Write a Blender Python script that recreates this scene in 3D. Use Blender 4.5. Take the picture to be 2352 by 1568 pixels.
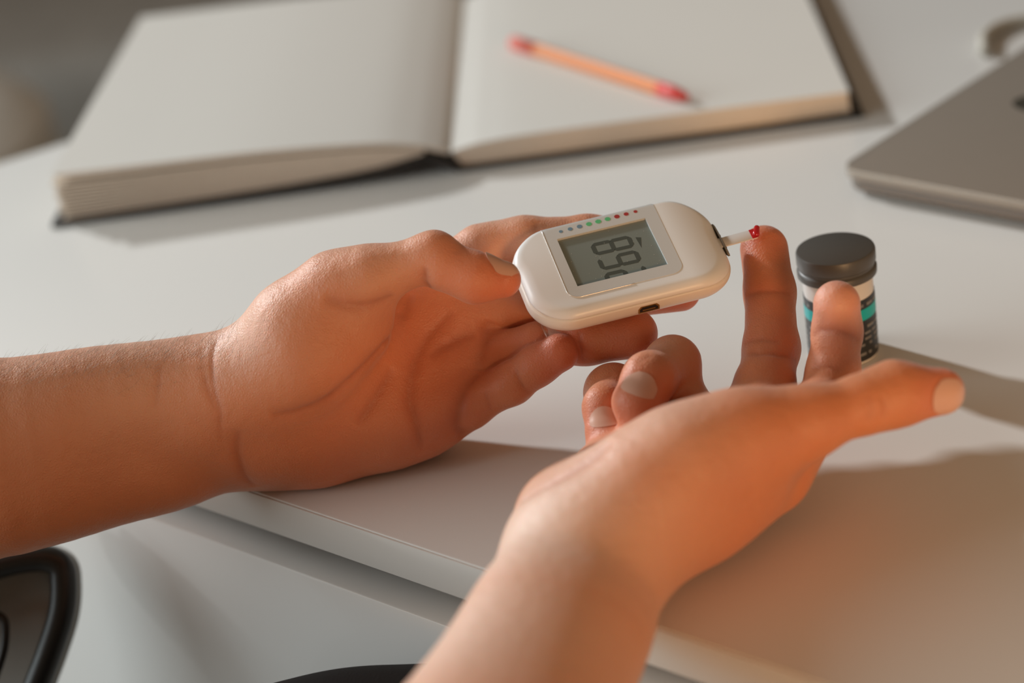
import bpy, bmesh, math, random
import numpy as np
from mathutils import Vector, Matrix

for _o in list(bpy.data.objects):
    bpy.data.objects.remove(_o)
SC = bpy.context.scene
COL = SC.collection

# ---------------------------------------------------------------- camera
FPX = 4500.0                       # focal length in px of a 2352 px wide frame
ROLL = math.radians(9.5)
PITCH = math.atan(2246 / 4500)
CAMH = 374.0                       # mm above the desk top (z = 0)
CAM = np.array([0.0, 0.0, CAMH])
_R = np.array([1.0, 0.0, 0.0])
FW = np.array([0.0, math.cos(PITCH), -math.sin(PITCH)])
_D = np.array([0.0, -math.sin(PITCH), -math.cos(PITCH)])
IX = math.cos(ROLL) * _R + math.sin(ROLL) * _D
IY = -math.sin(ROLL) * _R + math.cos(ROLL) * _D

def P(x, y, Z):
    """point at distance Z (mm, along the lens axis) on the sight line of photo pixel x, y"""
    return CAM + Z * (FW + IX * ((x - 1176) / FPX) + IY * ((y - 784) / FPX))

def G(x, y, z=0.0):
    """point of height z (mm) above the desk on the sight line of photo pixel x, y"""
    d = FW + IX * ((x - 1176) / FPX) + IY * ((y - 784) / FPX)
    return CAM + d * ((z - CAMH) / d[2])

cam = bpy.data.cameras.new('camera')
cam.sensor_width = 36.0
cam.lens = FPX * 36.0 / 2352.0
cam.clip_start = 0.02
cam.dof.use_dof = True
cam.dof.focus_distance = 0.722
cam.dof.aperture_fstop = 4.4
cam_ob = bpy.data.objects.new('camera', cam)
COL.objects.link(cam_ob)
_m = Matrix.Identity(4)
for _i in range(3):
    _m[_i][0], _m[_i][1], _m[_i][2], _m[_i][3] = IX[_i], -IY[_i], -FW[_i], CAM[_i] / 1000
cam_ob.matrix_world = _m
SC.camera = cam_ob

# ---------------------------------------------------------------- light
W = bpy.data.worlds.new('room_light')
SC.world = W
W.use_nodes = True
W.node_tree.nodes['Background'].inputs[0].default_value = (1.0, 0.71, 0.47, 1)
W.node_tree.nodes['Background'].inputs[1].default_value = 0.175

def lamp(name, kind, loc, target, color, energy, **kw):
    l = bpy.data.lights.new(name, kind)
    l.color = color
    l.energy = energy
    for k, v in kw.items():
        setattr(l, k, v)
    o = bpy.data.objects.new(name, l)
    COL.objects.link(o)
    o.location = loc
    d = Vector(target) - Vector(loc)
    o.rotation_euler = d.to_track_quat('-Z', 'Y').to_euler()
    return o

# low sun through the window beyond the far left of the desk
SUN_DIR = Vector((0.65 * 0.90, -0.76 * 0.90, -0.44))
lamp('sun', 'SUN', tuple(-2.5 * SUN_DIR), (0, 0, 0), (0.96, 0.99, 1.0), 2.25, angle=math.radians(3.5))
# tall window in the left wall (sky light)
lamp('window_light', 'AREA', (-1.75, 0.80, 0.62), (0, 0.68, 0), (0.86, 0.97, 1.0), 25, shape='RECTANGLE', size=1.7, size_y=1.2)
# warm fill added low at the near right for bounced sunlight; no lamp there
lamp('warm_fill', 'AREA', (0.32, -0.45, 0.16), (0.18, 0.55, 0.0), (1.0, 0.59, 0.29), 0.43, shape='DISK', size=0.3, spread=math.radians(44))

SC.view_settings.view_transform = 'Standard'
SC.view_settings.look = 'None'
SC.view_settings.gamma = 1.0
SC.view_settings.use_curve_mapping = False
SC.view_settings.exposure = 0.0
SC.cycles.max_bounces = 6
SC.cycles.diffuse_bounces = 3
SC.cycles.glossy_bounces = 2
SC.cycles.transmission_bounces = 2
SC.cycles.caustics_reflective = False
SC.cycles.caustics_refractive = False
# ---------------------------------------------------------------- helpers
def V(a):
    return Vector((float(a[0]) / 1000, float(a[1]) / 1000, float(a[2]) / 1000))

def tag(o, label=None, cat=None, group=None, kind=None):
    for k, v in (('label', label), ('category', cat), ('group', group), ('kind', kind)):
        if v:
            o[k] = v
    return o

def put(name, mesh, mat, parent=None):
    o = bpy.data.objects.new(name, mesh)
    COL.objects.link(o)
    if mat is not None and not mesh.materials:
        mesh.materials.append(mat)
    if parent is not None:
        o.parent = parent
        o.matrix_parent_inverse = Matrix.Translation(parent.location).inverted()
    return o

def empty(name, loc=(0, 0, 0)):
    o = bpy.data.objects.new(name, None)
    o.location = loc
    o.empty_display_size = 0.02
    COL.objects.link(o)
    return o

def mesh_np(name, verts, faces, smooth=True):
    """verts in mm"""
    me = bpy.data.meshes.new(name)
    me.from_pydata([tuple(float(c) / 1000 for c in v) for v in verts], [], [tuple(int(i) for i in f) for f in faces])
    me.validate()
    if smooth:
        me.polygons.foreach_set('use_smooth', [True] * len(me.polygons))
    me.update()
    return me

def recalc(me):
    bm = bmesh.new(); bm.from_mesh(me)
    bmesh.ops.recalc_face_normals(bm, faces=bm.faces)
    bm.to_mesh(me); bm.free()
    return me

def sharp(me, deg=35):
    me.set_sharp_from_angle(angle=math.radians(deg))
    return me

def grid_mesh(name, rows, close=False, caps=False):
    """rows: list of equal-length point lists, quads between them"""
    n = len(rows[0]); vs = [p for r in rows for p in r]; fs = []
    for i in range(len(rows) - 1):
        for j in range(n if close else n - 1):
            k = (j + 1) % n
            fs.append((i * n + j, i * n + k, (i + 1) * n + k, (i + 1) * n + j))
    if caps:
        fs.append(tuple(range(n))[::-1])
        fs.append(tuple((len(rows) - 1) * n + j for j in range(n)))
    return recalc(mesh_np(name, vs, fs))

def tube(name, pts, rad, seg=14, caps=True):
    """swept round tube; rad a number or a list, mm"""
    pts = [np.asarray(p, float) for p in pts]
    rads = rad if isinstance(rad, (list, tuple)) else [rad] * len(pts)
    rows = []; up = None
    for i, p in enumerate(pts):
        t = pts[min(i + 1, len(pts) - 1)] - pts[max(i - 1, 0)]
        t /= np.linalg.norm(t)
        if up is None:
            up = np.cross(t, [0.3, 0.2, 1.0])
        up = up - t * (up @ t); up /= np.linalg.norm(up)
        s = np.cross(t, up)
        rows.append([p + rads[i] * (math.cos(a) * up + math.sin(a) * s) for a in np.linspace(0, 2 * math.pi, seg, endpoint=False)])
    return grid_mesh(name, rows, close=True, caps=caps)

def spline(pts, n=8):
    """Catmull-Rom through pts"""
    pts = [np.asarray(p, float) for p in pts]
    q = [2 * pts[0] - pts[1]] + pts + [2 * pts[-1] - pts[-2]]
    out = []
    for i in range(1, len(q) - 2):
        a, b, c, d = q[i - 1:i + 3]
        for t in np.linspace(0, 1, n, endpoint=False):
            out.append(0.5 * (2 * b + (c - a) * t + (2 * a - 5 * b + 4 * c - d) * t * t + (3 * b - a - 3 * c + d) * t ** 3))
    out.append(pts[-1])
    return out

def prism(name, poly, z0, z1, bevel=0.0, frame=None, seg=2):
    """vertical prism of an outline (mm); frame maps local (u, v, w) to world"""
    fr = frame or (lambda a: a)
    bm = bmesh.new()
    lo = [bm.verts.new(V(fr((p[0], p[1], z0)))) for p in poly]
    hi = [bm.verts.new(V(fr((p[0], p[1], z1)))) for p in poly]
    n = len(poly)
    bm.faces.new(lo[::-1]); bm.faces.new(hi)
    for i in range(n):
        bm.faces.new((lo[i], lo[(i + 1) % n], hi[(i + 1) % n], hi[i]))
    bmesh.ops.recalc_face_normals(bm, faces=bm.faces)
    if bevel:
        es = [e for e in bm.edges if len(e.link_faces) == 2 and e.calc_face_angle(0) > 0.6]
        bmesh.ops.bevel(bm, geom=es, offset=bevel / 1000, segments=seg, affect='EDGES', profile=0.5)
    me = bpy.data.meshes.new(name); bm.to_mesh(me); bm.free()
    me.polygons.foreach_set('use_smooth', [True] * len(me.polygons))
    return sharp(me, 40)

def rrect(u0, v0, u1, v1, r, n=6):
    out = []
    for cx, cy, a0 in ((u1 - r, v1 - r, 0), (u0 + r, v1 - r, 90), (u0 + r, v0 + r, 180), (u1 - r, v0 + r, 270)):
        for k in range(n + 1):
            a = math.radians(a0 + 90 * k / n)
            out.append((cx + r * math.cos(a), cy + r * math.sin(a)))
    return out

def lathe(name, prof, c, seg=48):
    """prof: (radius, z) list in mm, closed at both ends"""
    rows = [[(c[0] + r * math.cos(a), c[1] + r * math.sin(a), c[2] + z) for a in np.linspace(0, 2 * math.pi, seg, endpoint=False)] for r, z in prof]
    return sharp(grid_mesh(name, rows, close=True, caps=True), 40)

# ---------------------------------------------------------------- materials
def mat(name, color, rough=0.5, metal=0.0, noise=0.0, scale=60.0, bump=0.0, bscale=300.0, sss=0.0, spec=0.5, **kw):
    m = bpy.data.materials.new(name)
    m.use_nodes = True
    nt = m.node_tree
    b = nt.nodes['Principled BSDF']
    b.inputs['Base Color'].default_value = (*color, 1)
    b.inputs['Roughness'].default_value = rough
    b.inputs['Metallic'].default_value = metal
    b.inputs['Specular IOR Level'].default_value = spec
    tc = nt.nodes.new('ShaderNodeTexCoord')
    if noise:
        n = nt.nodes.new('ShaderNodeTexNoise'); n.inputs['Scale'].default_value = scale; n.inputs['Detail'].default_value = 4
        nt.links.new(tc.outputs['Object'], n.inputs['Vector'])
        mx = nt.nodes.new('ShaderNodeMix'); mx.data_type = 'RGBA'
        mx.inputs['A'].default_value = (*[c * (1 - noise) for c in color], 1)
        mx.inputs['B'].default_value = (*[min(1, c * (1 + noise)) for c in color], 1)
        nt.links.new(n.outputs['Fac'], mx.inputs['Factor'])
        nt.links.new(mx.outputs['Result'], b.inputs['Base Color'])
    if bump:
        n = nt.nodes.new('ShaderNodeTexNoise'); n.inputs['Scale'].default_value = bscale; n.inputs['Detail'].default_value = 3
        nt.links.new(tc.outputs['Object'], n.inputs['Vector'])
        bp = nt.nodes.new('ShaderNodeBump'); bp.inputs['Strength'].default_value = bump; bp.inputs['Distance'].default_value = 0.001
        nt.links.new(n.outputs['Fac'], bp.inputs['Height']); nt.links.new(bp.outputs['Normal'], b.inputs['Normal'])
    if sss:
        b.inputs['Subsurface Weight'].default_value = sss
        b.inputs['Subsurface Radius'].default_value = (1.0, 0.7, 0.5)
        b.inputs['Subsurface Scale'].default_value = 0.004
    for k, v in kw.items():
        b.inputs[k].default_value = v
    return m

def skin_mat():
    m = bpy.data.materials.new('skin')
    m.use_nodes = True
    nt = m.node_tree; b = nt.nodes['Principled BSDF']; L = nt.links.new
    tc = nt.nodes.new('ShaderNodeTexCoord')
    at = nt.nodes.new('ShaderNodeAttribute'); at.attribute_name = 'flush'
    n1 = nt.nodes.new('ShaderNodeTexNoise'); n1.inputs['Scale'].default_value = 55; n1.inputs['Detail'].default_value = 5
    L(tc.outputs['Object'], n1.inputs['Vector'])
    m1 = nt.nodes.new('ShaderNodeMix'); m1.data_type = 'RGBA'
    m1.inputs['A'].default_value = (0.62, 0.212, 0.085, 1)
    m1.inputs['B'].default_value = (0.73, 0.27, 0.115, 1)
    L(n1.outputs['Fac'], m1.inputs['Factor'])
    m2 = nt.nodes.new('ShaderNodeMix'); m2.data_type = 'RGBA'
    L(at.outputs['Fac'], m2.inputs['Factor'])
    L(m1.outputs['Result'], m2.inputs['A'])
    m2.inputs['B'].default_value = (0.70, 0.185, 0.10, 1)
    a3 = nt.nodes.new('ShaderNodeAttribute'); a3.attribute_name = 'pale'
    m4 = nt.nodes.new('ShaderNodeMix'); m4.data_type = 'RGBA'
    L(a3.outputs['Fac'], m4.inputs['Factor']); L(m2.outputs['Result'], m4.inputs['A'])
    m4.inputs['B'].default_value = (0.84, 0.60, 0.47, 1)  # naturally pale inner wrist, plus sunlit skin painted lighter
    m2 = m4
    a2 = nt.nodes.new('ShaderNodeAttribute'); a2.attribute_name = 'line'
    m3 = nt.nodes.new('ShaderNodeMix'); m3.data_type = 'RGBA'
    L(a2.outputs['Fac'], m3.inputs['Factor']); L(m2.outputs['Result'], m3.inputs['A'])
    m3.inputs['B'].default_value = (0.36, 0.075, 0.03, 1)  # creases painted dark red: mostly their shade, partly redder skin
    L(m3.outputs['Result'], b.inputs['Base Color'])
    b.inputs['Roughness'].default_value = 0.5
    b.inputs['Specular IOR Level'].default_value = 0.55
    b.inputs['Sheen Weight'].default_value = 0.2
    b.inputs['Sheen Roughness'].default_value = 0.4
    b.inputs['Subsurface Weight'].default_value = 0.35
    b.inputs['Subsurface Radius'].default_value = (1.0, 0.32, 0.14)
    b.inputs['Subsurface Scale'].default_value = 0.0035
    # fine skin lines
    v = nt.nodes.new('ShaderNodeTexVoronoi'); v.feature = 'DISTANCE_TO_EDGE'; v.inputs['Scale'].default_value = 900
    n2 = nt.nodes.new('ShaderNodeTexNoise'); n2.inputs['Scale'].default_value = 260; n2.inputs['Detail'].default_value = 4
    L(tc.outputs['Object'], v.inputs['Vector']); L(tc.outputs['Object'], n2.inputs['Vector'])
    ad = nt.nodes.new('ShaderNodeMath'); ad.operation = 'MULTIPLY_ADD'
    L(v.outputs['Distance'], ad.inputs[0]); ad.inputs[1].default_value = 0.5; L(n2.outputs['Fac'], ad.inputs[2])
    bp = nt.nodes.new('ShaderNodeBump'); bp.inputs['Strength'].default_value = 0.42; bp.inputs['Distance'].default_value = 0.001
    L(ad.outputs[0], bp.inputs['Height']); L(bp.outputs['Normal'], b.inputs['Normal'])
    return m

M = dict(
    desk=mat('white_laminate', (0.80, 0.785, 0.755), 0.32, noise=0.012, scale=9, bump=0.02, bscale=700, spec=0.4),
    desk_edge=mat('white_edge_band', (0.76, 0.73, 0.69), 0.35),
    desk_body=mat('white_drawer_front', (0.80, 0.785, 0.76), 0.4),
    desk_dark=mat('carcass_shade', (0.24, 0.18, 0.115), 0.6),  # dark brown puts the shade of the gap under the top into the colour
    floor=mat('floor_grey', (0.30, 0.285, 0.26), 0.5, noise=0.06, scale=4),
    wall=mat('wall_paint', (0.30, 0.285, 0.26), 0.7, noise=0.03, scale=3),
    taupe=mat('taupe_fabric', (0.40, 0.385, 0.36), 0.9, noise=0.15, scale=20, bump=0.3, bscale=900),
    bluegrey=mat('slate_fabric', (0.135, 0.145, 0.145), 0.9, noise=0.1, scale=20),
    pale=mat('pale_fabric', (0.85, 0.85, 0.82), 0.9, noise=0.08, scale=20),
    paper=mat('paper', (0.80, 0.785, 0.74), 0.75, noise=0.01, scale=30),
    page_edge=mat('page_edges', (0.70, 0.60, 0.49), 0.8, noise=0.08, scale=400),
    cover=mat('black_cover', (0.018, 0.015, 0.012), 0.55, bump=0.15, bscale=1500),
    orange=mat('orange_lacquer', (0.82, 0.30, 0.11), 0.6),
    pink=mat('eraser_pink', (0.78, 0.19, 0.15), 0.6),
    red=mat('red_tip', (0.68, 0.06, 0.05), 0.4),
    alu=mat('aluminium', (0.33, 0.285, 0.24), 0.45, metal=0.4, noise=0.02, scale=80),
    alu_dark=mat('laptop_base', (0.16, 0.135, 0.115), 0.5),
    logo=mat('dark_logo', (0.05, 0.05, 0.04), 0.3),
    cable=mat('grey_cable', (0.58, 0.55, 0.48), 0.5),
    black=mat('black_plastic', (0.012, 0.012, 0.011), 0.38),
    captop=mat('black_cap_plastic', (0.085, 0.079, 0.07), 0.4),
    mesh_grey=mat('grey_upholstery', (0.25, 0.24, 0.215), 0.9, bump=0.3, bscale=1500),
    clear=mat('frosted_plastic', (0.72, 0.68, 0.64), 0.3),
    label=mat('black_label', (0.022, 0.021, 0.02), 0.45),
    teal=mat('teal_band', (0.0, 0.42, 0.42), 0.4),
    print=mat('pale_print', (0.2, 0.19, 0.18), 0.5),
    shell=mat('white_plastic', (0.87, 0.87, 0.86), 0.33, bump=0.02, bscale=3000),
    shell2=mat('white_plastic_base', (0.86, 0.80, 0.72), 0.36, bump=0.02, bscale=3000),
    silver=mat('silver_panel', (0.74, 0.75, 0.74), 0.38, metal=0.25),
    groove_glint=mat('painted_glint', (0.9, 0.87, 0.82), 0.2, metal=0.4),  # bright colour of the painted groove highlight
    lcd=mat('lcd_glass', (0.21, 0.245, 0.225), 0.12, noise=0.03, scale=30),
    seg=mat('lcd_segment', (0.075, 0.09, 0.08), 0.3),
    dust=mat('dust', (0.5, 0.5, 0.46), 0.9),
    blue_dot=mat('blue_dot', (0.16, 0.27, 0.36), 0.5),
    green_dot=mat('green_dot', (0.12, 0.52, 0.22), 0.5),
    red_dot=mat('red_dot', (0.40, 0.035, 0.03), 0.5),
    gold=mat('port_metal', (0.55, 0.38, 0.12), 0.3, metal=0.9),
    port=mat('port_black', (0.015, 0.012, 0.008), 0.5),
    slot=mat('slot_grey', (0.22, 0.2, 0.17), 0.5),
    strip=mat('strip_white', (0.74, 0.70, 0.67), 0.4),
    blood=mat('blood', (0.50, 0.008, 0.012), 0.08, spec=0.8),
    trousers=mat('dark_trousers', (0.012, 0.013, 0.015), 0.85, bump=0.3, bscale=1200),
    nail=mat('nail', (0.72, 0.41, 0.30), 0.28),
    hair=mat('arm_hair', (0.22, 0.13, 0.075), 0.6),
    skin=skin_mat(),
)
# ---------------------------------------------------------------- setting: floor, wall
FLOOR = -725.0
put('floor', mesh_np('floor', [(-6000, -3000, FLOOR), (6000, -3000, FLOOR), (6000, 6000, FLOOR), (-6000, 6000, FLOOR)], [(0, 1, 2, 3)], False), M['floor'])['kind'] = 'structure'
wb = put('wall_back', prism('wall_back', [(-6000, 5000), (6000, 5000), (6000, 5120), (-6000, 5120)], FLOOR, 2000), M['wall'])
wb['kind'] = 'structure'

# ---------------------------------------------------------------- desk
E0 = G(590, 1130); E1 = G(1900, 1568)
ED = (E1 - E0) / np.linalg.norm(E1 - E0)          # along the near edge
EN = np.array([-ED[1], ED[0], 0.0])               # away from the sitter, over the desk
if EN[1] < 0: EN = -EN
DL0 = G(0, 374, 0); DL1 = G(165, 322, 0)          # far left end of the top
def dk(a):                                        # desk frame: u along the edge, v over the desk, w up
    return E0 + ED * a[0] + EN * a[1] + np.array([0, 0, a[2]])
def dinv(p):
    q = np.asarray(p) - E0
    return float(q @ ED), float(q @ EN)
_a = dinv(DL0); _b = dinv(DL1)
_sl = (_b[0] - _a[0]) / (_b[1] - _a[1])
def dl(v): return _a[0] + (v - _a[1]) * _sl
desk = empty('desk', V(dk((400, 350, FLOOR))))
tag(desk, 'white desk with an overhanging top, seen under both hands', 'desk')
TOPT = 17.0
CU0 = max(dl(0), dl(560)) + 25
top_poly = [(dl(0), 0), (1500, 0), (1500, 800), (dl(800), 800)]
put('desktop', prism('desktop', top_poly, -TOPT, 0, 0.7, dk), M['desk'], desk)
put('edge_band', prism('edge_band', [(dl(0) + 3, -0.9), (1500, -0.9), (1500, -0.05), (dl(0) + 3, -0.05)], -TOPT + 0.4, -0.55, 0.25, dk), M['desk_edge'], desk)
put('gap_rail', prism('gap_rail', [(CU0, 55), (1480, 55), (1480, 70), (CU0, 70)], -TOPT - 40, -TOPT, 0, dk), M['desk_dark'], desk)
for i in range(3):
    u0 = CU0 + i * 680
    for j in range(2):
        z1 = -TOPT - 16.5 - j * 330
        f = put('drawer_front', prism('drawer_front', [(u0 + 1.5, 0.5), (u0 + 678, 0.5), (u0 + 678, 18), (u0 + 1.5, 18)], z1 - 326, z1, 0.8, dk), M['desk_body'], desk)
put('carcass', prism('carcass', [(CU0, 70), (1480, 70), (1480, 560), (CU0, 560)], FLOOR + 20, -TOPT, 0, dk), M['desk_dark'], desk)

# ---------------------------------------------------------------- blurred furniture beyond the far left end of the desk
def boxm(name, c, sx, sy, sz, rot=0.0, bev=30.0, seg=4):
    ca, sa = math.cos(rot), math.sin(rot)
    fr = lambda a: (c[0] + ca * a[0] - sa * a[1], c[1] + sa * a[0] + ca * a[1], c[2] + a[2])
    return prism(name, [(-sx / 2, -sy / 2), (sx / 2, -sy / 2), (sx / 2, sy / 2), (-sx / 2, sy / 2)], 0, sz, bev, fr, seg)
sofa = empty('sofa', (-0.55, 3.0, FLOOR / 1000))
tag(sofa, 'dark taupe upholstered sofa, blurred beyond the far left end of the desk', 'sofa')
for k in range(5):
    put('back_cushion', boxm('back_cushion', (-1150 + k * 310, 3180, FLOOR + 330), 304, 200, 620, 0, 60), M['taupe' if k % 2 == 0 else 'taupe'], sofa)
put('seat', boxm('seat', (-530, 2800, FLOOR + 130), 1560, 760, 260, 0, 60), M['taupe'], sofa)
put('base', boxm('base', (-530, 2900, FLOOR + 40), 1500, 700, 95, 0, 10), M['taupe'], sofa)
for s in (-1, 1):
    put('armrest', boxm('armrest', (-530 + s * 850, 2850, FLOOR + 40), 150, 860, 560, 0, 50), M['taupe'], sofa)
for sx in (-1, 1):
    for sy in (-1, 1):
        put('leg', boxm('leg', (-530 + sx * 680, 2900 + sy * 300, FLOOR), 40, 40, 42, 0, 4), M['black'], sofa)
ot = P(95, 190, 2000)
otto = empty('pouf', V((ot[0] - 230, ot[1], FLOOR)))
tag(otto, 'round pale grey pouf, blurred between the desk end and the sofa', 'pouf')
put('body', lathe('body', [(200, 20), (225, 60), (232, 200), (225, ot[2] - FLOOR - 40), (190, ot[2] - FLOOR - 8), (120, ot[2] - FLOOR)], (ot[0] - 230, ot[1], FLOOR)), M['pale'], otto)
put('base', lathe('base', [(185, 0), (190, 4), (190, 24), (185, 28)], (ot[0] - 230, ot[1], FLOOR)), M['black'], otto)
# ---------------------------------------------------------------- hands (signed-distance modelling)
# joints are (image x, image y, distance from the lens in mm, radius in image px at that distance)
def PJ(n):
    return P(n[0], n[1], n[2]), n[3] * n[2] / FPX

def chain(nodes, smooth=False):
    q = [PJ(n) for n in nodes]
    if smooth:
        c = spline([np.append(p, r) for p, r in q], 4)
        q = [(v[:3], float(v[3])) for v in c]
    return [(q[i][0], q[i + 1][0], q[i][1], q[i + 1][1]) for i in range(len(q) - 1)]

def cone_d(p, c):
    a, b, r1, r2 = c
    ba = (b - a).astype(np.float32)
    pa = p - a.astype(np.float32)
    t = np.clip((pa @ ba) / np.float32(ba @ ba), 0, 1)
    s = pa - t[:, None] * ba
    return np.sqrt(np.einsum('ij,ij->i', s, s)) - (r1 + t * (r2 - r1)).astype(np.float32)

def smin(a, b, k):
    h = np.maximum(k - np.abs(a - b), 0) / k
    return np.minimum(a, b) - h * h * (k * 0.25)

def chain_d(p, ch, k):
    d = None
    for c in ch:
        e = cone_d(p, c)
        d = e if d is None else smin(d, e, k)
    return d

LEFT = dict(
    body=[
        ([(-1100, 1035, 735, 190), (-500, 1010, 731, 172), (0, 964, 729, 139), (249, 920, 732, 124), (423, 891, 735, 106), (516, 890, 737, 76)], 22),
        ([(-1100, 1280, 740, 200), (-497, 1208, 737, 182), (29, 1120, 737, 150), (241, 1091, 741, 117), (425, 1058, 747, 99), (560, 996, 755, 80)], 22),
        ([(479, 923, 738, 77), (570, 873, 732, 67), (685, 754, 724, 93), (769, 668, 717, 84)], 22),
        ([(531, 923, 738, 77), (624, 897, 730, 84), (727, 829, 724, 106), (830, 760, 722, 85)], 22),
        ([(605, 982, 755, 86), (731, 997, 752, 105), (898, 963, 750, 93), (982, 942, 750, 86)], 22),
        ([(602, 940, 754, 90), (820, 850, 757, 95), (1004, 664, 757, 77)], 22),
        ([(601, 940, 754, 90), (850, 869, 757, 93), (1035, 743, 756, 78)], 22),
        ([(634, 955, 754, 95), (849, 897, 757, 91), (1030, 835, 754, 79)], 22),
    ],
    fingers=[
        ([(778, 665, 717, 61), (861, 634, 711, 66), (997, 588, 707, 53), (1027, 614, 706, 50), (1092, 637, 705, 55), (1154, 642, 706, 43)], 5, 12),
        ([(1006, 649, 757, 71), (1104, 578, 756, 59), (1152, 569, 756, 58), (1205, 559, 755, 60), (1350, 548, 754, 52), (1440, 545, 753, 46)], 4, 9),
        ([(1035, 740, 756, 78), (1123, 718, 753, 51), (1284, 694, 747, 51), (1440, 681, 743, 48), (1563, 669, 741, 46)], 4, 8),
        ([(1030, 835, 754, 76), (1110, 818, 748, 52), (1240, 793, 739, 51), (1348, 780, 733, 55), (1453, 766, 729, 58)], 4, 8),
        ([(983, 942, 750, 86), (1079, 925, 743, 54), (1176, 879, 735, 47), (1233, 840, 730, 44), (1285, 809, 726, 45)], 4, 9),
    ])
RIGHT = dict(
    body=[
        ([(700, 2350, 470, 330), (1015, 1817, 545, 218), (1134, 1585, 578, 156), (1240, 1392, 610, 141), (1298, 1291, 630, 101)], 22),
        ([(1050, 2350, 480, 330), (1206, 1804, 555, 231), (1285, 1574, 585, 167), (1372, 1406, 615, 133), (1411, 1281, 635, 83)], 22),
        ([(1303, 1253, 640, 97), (1304, 1195, 660, 105), (1409, 1101, 690, 81), (1480, 1040, 706, 80)], 22),
        ([(1329, 1268, 635, 100), (1475, 1134, 660, 98), (1640, 1010, 695, 84)], 22),
        ([(1385, 1252, 635, 86), (1559, 1121, 655, 97), (1721, 1020, 684, 80)], 22),
        ([(1414, 1248, 635, 75), (1616, 1155, 650, 92), (1770, 1099, 668, 72)], 22),
        ([(1416, 1221, 630, 90), (1496, 1124, 630, 99), (1574, 1060, 632, 103), (1651, 1025, 635, 89), (1722, 992, 637, 77)], 22),
        ([(1702, 1050, 655, 83), (1825, 964, 666, 43), (1880, 949, 682, 50)], 22),
    ],
    fingers=[
        ([(1728, 994, 637, 73), (1861, 966, 640, 76), (1992, 925, 643, 65), (2055, 905, 646, 72), (2160, 899, 648, 55)], 5, 14),
        ([(1774, 1073, 668, 62), (1882, 942, 690, 60), (1914, 851, 702, 58), (1923, 762, 698, 54), (1922, 698, 692, 54)], 4, 9),
        ([(1725, 1020, 684, 85), (1756, 891, 704, 68), (1772, 800, 720, 62), (1768, 670, 735, 56), (1755, 572, 744, 55)], 4, 9),
        ([(1636, 1012, 695, 76), (1567, 908, 712, 49), (1545, 835, 716, 61), (1490, 869, 696, 58), (1462, 924, 689, 58)], 4, 6),
        ([(1480, 1040, 706, 78), (1425, 930, 726, 52), (1409, 902, 724, 64), (1390, 935, 706, 48), (1390, 987, 700, 47)], 4, 6),
    ])

def grouped(sdf, p, size=22.0):
    """evaluate in small spatial groups so that far primitives can be skipped"""
    p = np.asarray(p, np.float64)
    if len(p) < 600:
        return sdf(p)
    c = np.floor((p - p.min(0)) / size).astype(np.int64)
    key = (c[:, 0] * 4096 + c[:, 1]) * 4096 + c[:, 2]
    od = np.argsort(key, kind='stable'); ks = key[od]
    cuts = np.flatnonzero(np.diff(ks)) + 1
    out = np.empty(len(p), np.float32)
    for ix in np.split(od, cuts):
        out[ix] = sdf(p[ix])
    return out

def pick(ch, c, R, k):
    """the cones of a chain that can matter within R of c"""
    if len(ch) < 4: return ch
    e = [float(cone_d(c, q)[0]) for q in ch]
    lim = min(e) + 2 * R + k + 1
    return [q for q, v in zip(ch, e) if v <= lim]

def make_sdf(spec, creases=(), hollows=()):
    body = [(chain(n, i < 2), k, 2.5 if i < 2 else 12.0) for i, (n, k) in enumerate(spec['body'])]
    fing = [(chain(n), k, kb) for n, k, kb in spec['fingers']]
    cb = [(np.mean(pts, 0), max(np.linalg.norm(q - np.mean(pts, 0)) for q in pts)) for pts, w, dep in creases]
    def sdf(p):
        p = np.asarray(p, dtype=np.float32)
        c = p.mean(0, keepdims=True); R = float(np.sqrt(((p - c) ** 2).sum(1).max()))
        eb = [float(chain_d(c, ch, ki)[0]) for ch, k, ki in body]
        ef = [float(chain_d(c, ch, k)[0]) for ch, k, kb in fing]
        lim = min(eb + ef) + 2 * R + 26.0
        limb = min(eb) + 2 * R + 26.0
        b = None
        for (ch, k, ki), e0 in zip(body, eb):
            if e0 > limb: continue
            e = chain_d(p, pick(ch, c, R, ki), ki)
            b = e if b is None else smin(b, e, k)
        d = b
        for (ch, k, kb), e0 in zip(fing, ef):
            if e0 > lim: continue
            e = smin(b, chain_d(p, pick(ch, c, R, k), k), kb)
            d = np.minimum(d, e)
        d = d.copy()
        for hc, hw, hd in hollows:
            if np.linalg.norm(c[0] - hc) < R + 3 * hw:
                d += hd * np.exp(-((p - hc.astype(np.float32)) ** 2).sum(1) / (hw * hw))
        for (pts, w, dep), (cc, cr) in zip(creases, cb):
            reach = cr + 6 * w
            if np.linalg.norm(c[0] - cc) > R + reach: continue
            near = (np.abs(d) < 6) & (((p - cc) ** 2).sum(1) < reach ** 2)
            if near.any():
                m, s = crease_field(p[near], pts)
                d[near] += dep * s * (0.62 * np.exp(-(m / w) ** 2) + 0.38 * np.exp(-(m / (2.8 * w)) ** 2))
        return d
    return sdf

def crease_field(q, pts):
    """distance to a crease line, and how deep it is there (it runs out at both ends)"""
    n = len(pts) - 1
    m = None
    for i in range(n):
        a = pts[i].astype(np.float32); b = pts[i + 1].astype(np.float32); ba = b - a
        t = np.clip(((q - a) @ ba) / (ba @ ba), 0, 1)
        e = np.sqrt(((q - a - t[:, None] * ba) ** 2).sum(1))
        u = (i + t) / n
        f = np.clip(1.15 * np.sqrt(np.clip(4 * u * (1 - u), 0, 1)) - 0.1, 0.0, 1.0)
        if m is None: m, s = e, f
        else:
            k = e < m
            m = np.where(k, e, m); s = np.where(k, f, s)
    return m, s
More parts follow.
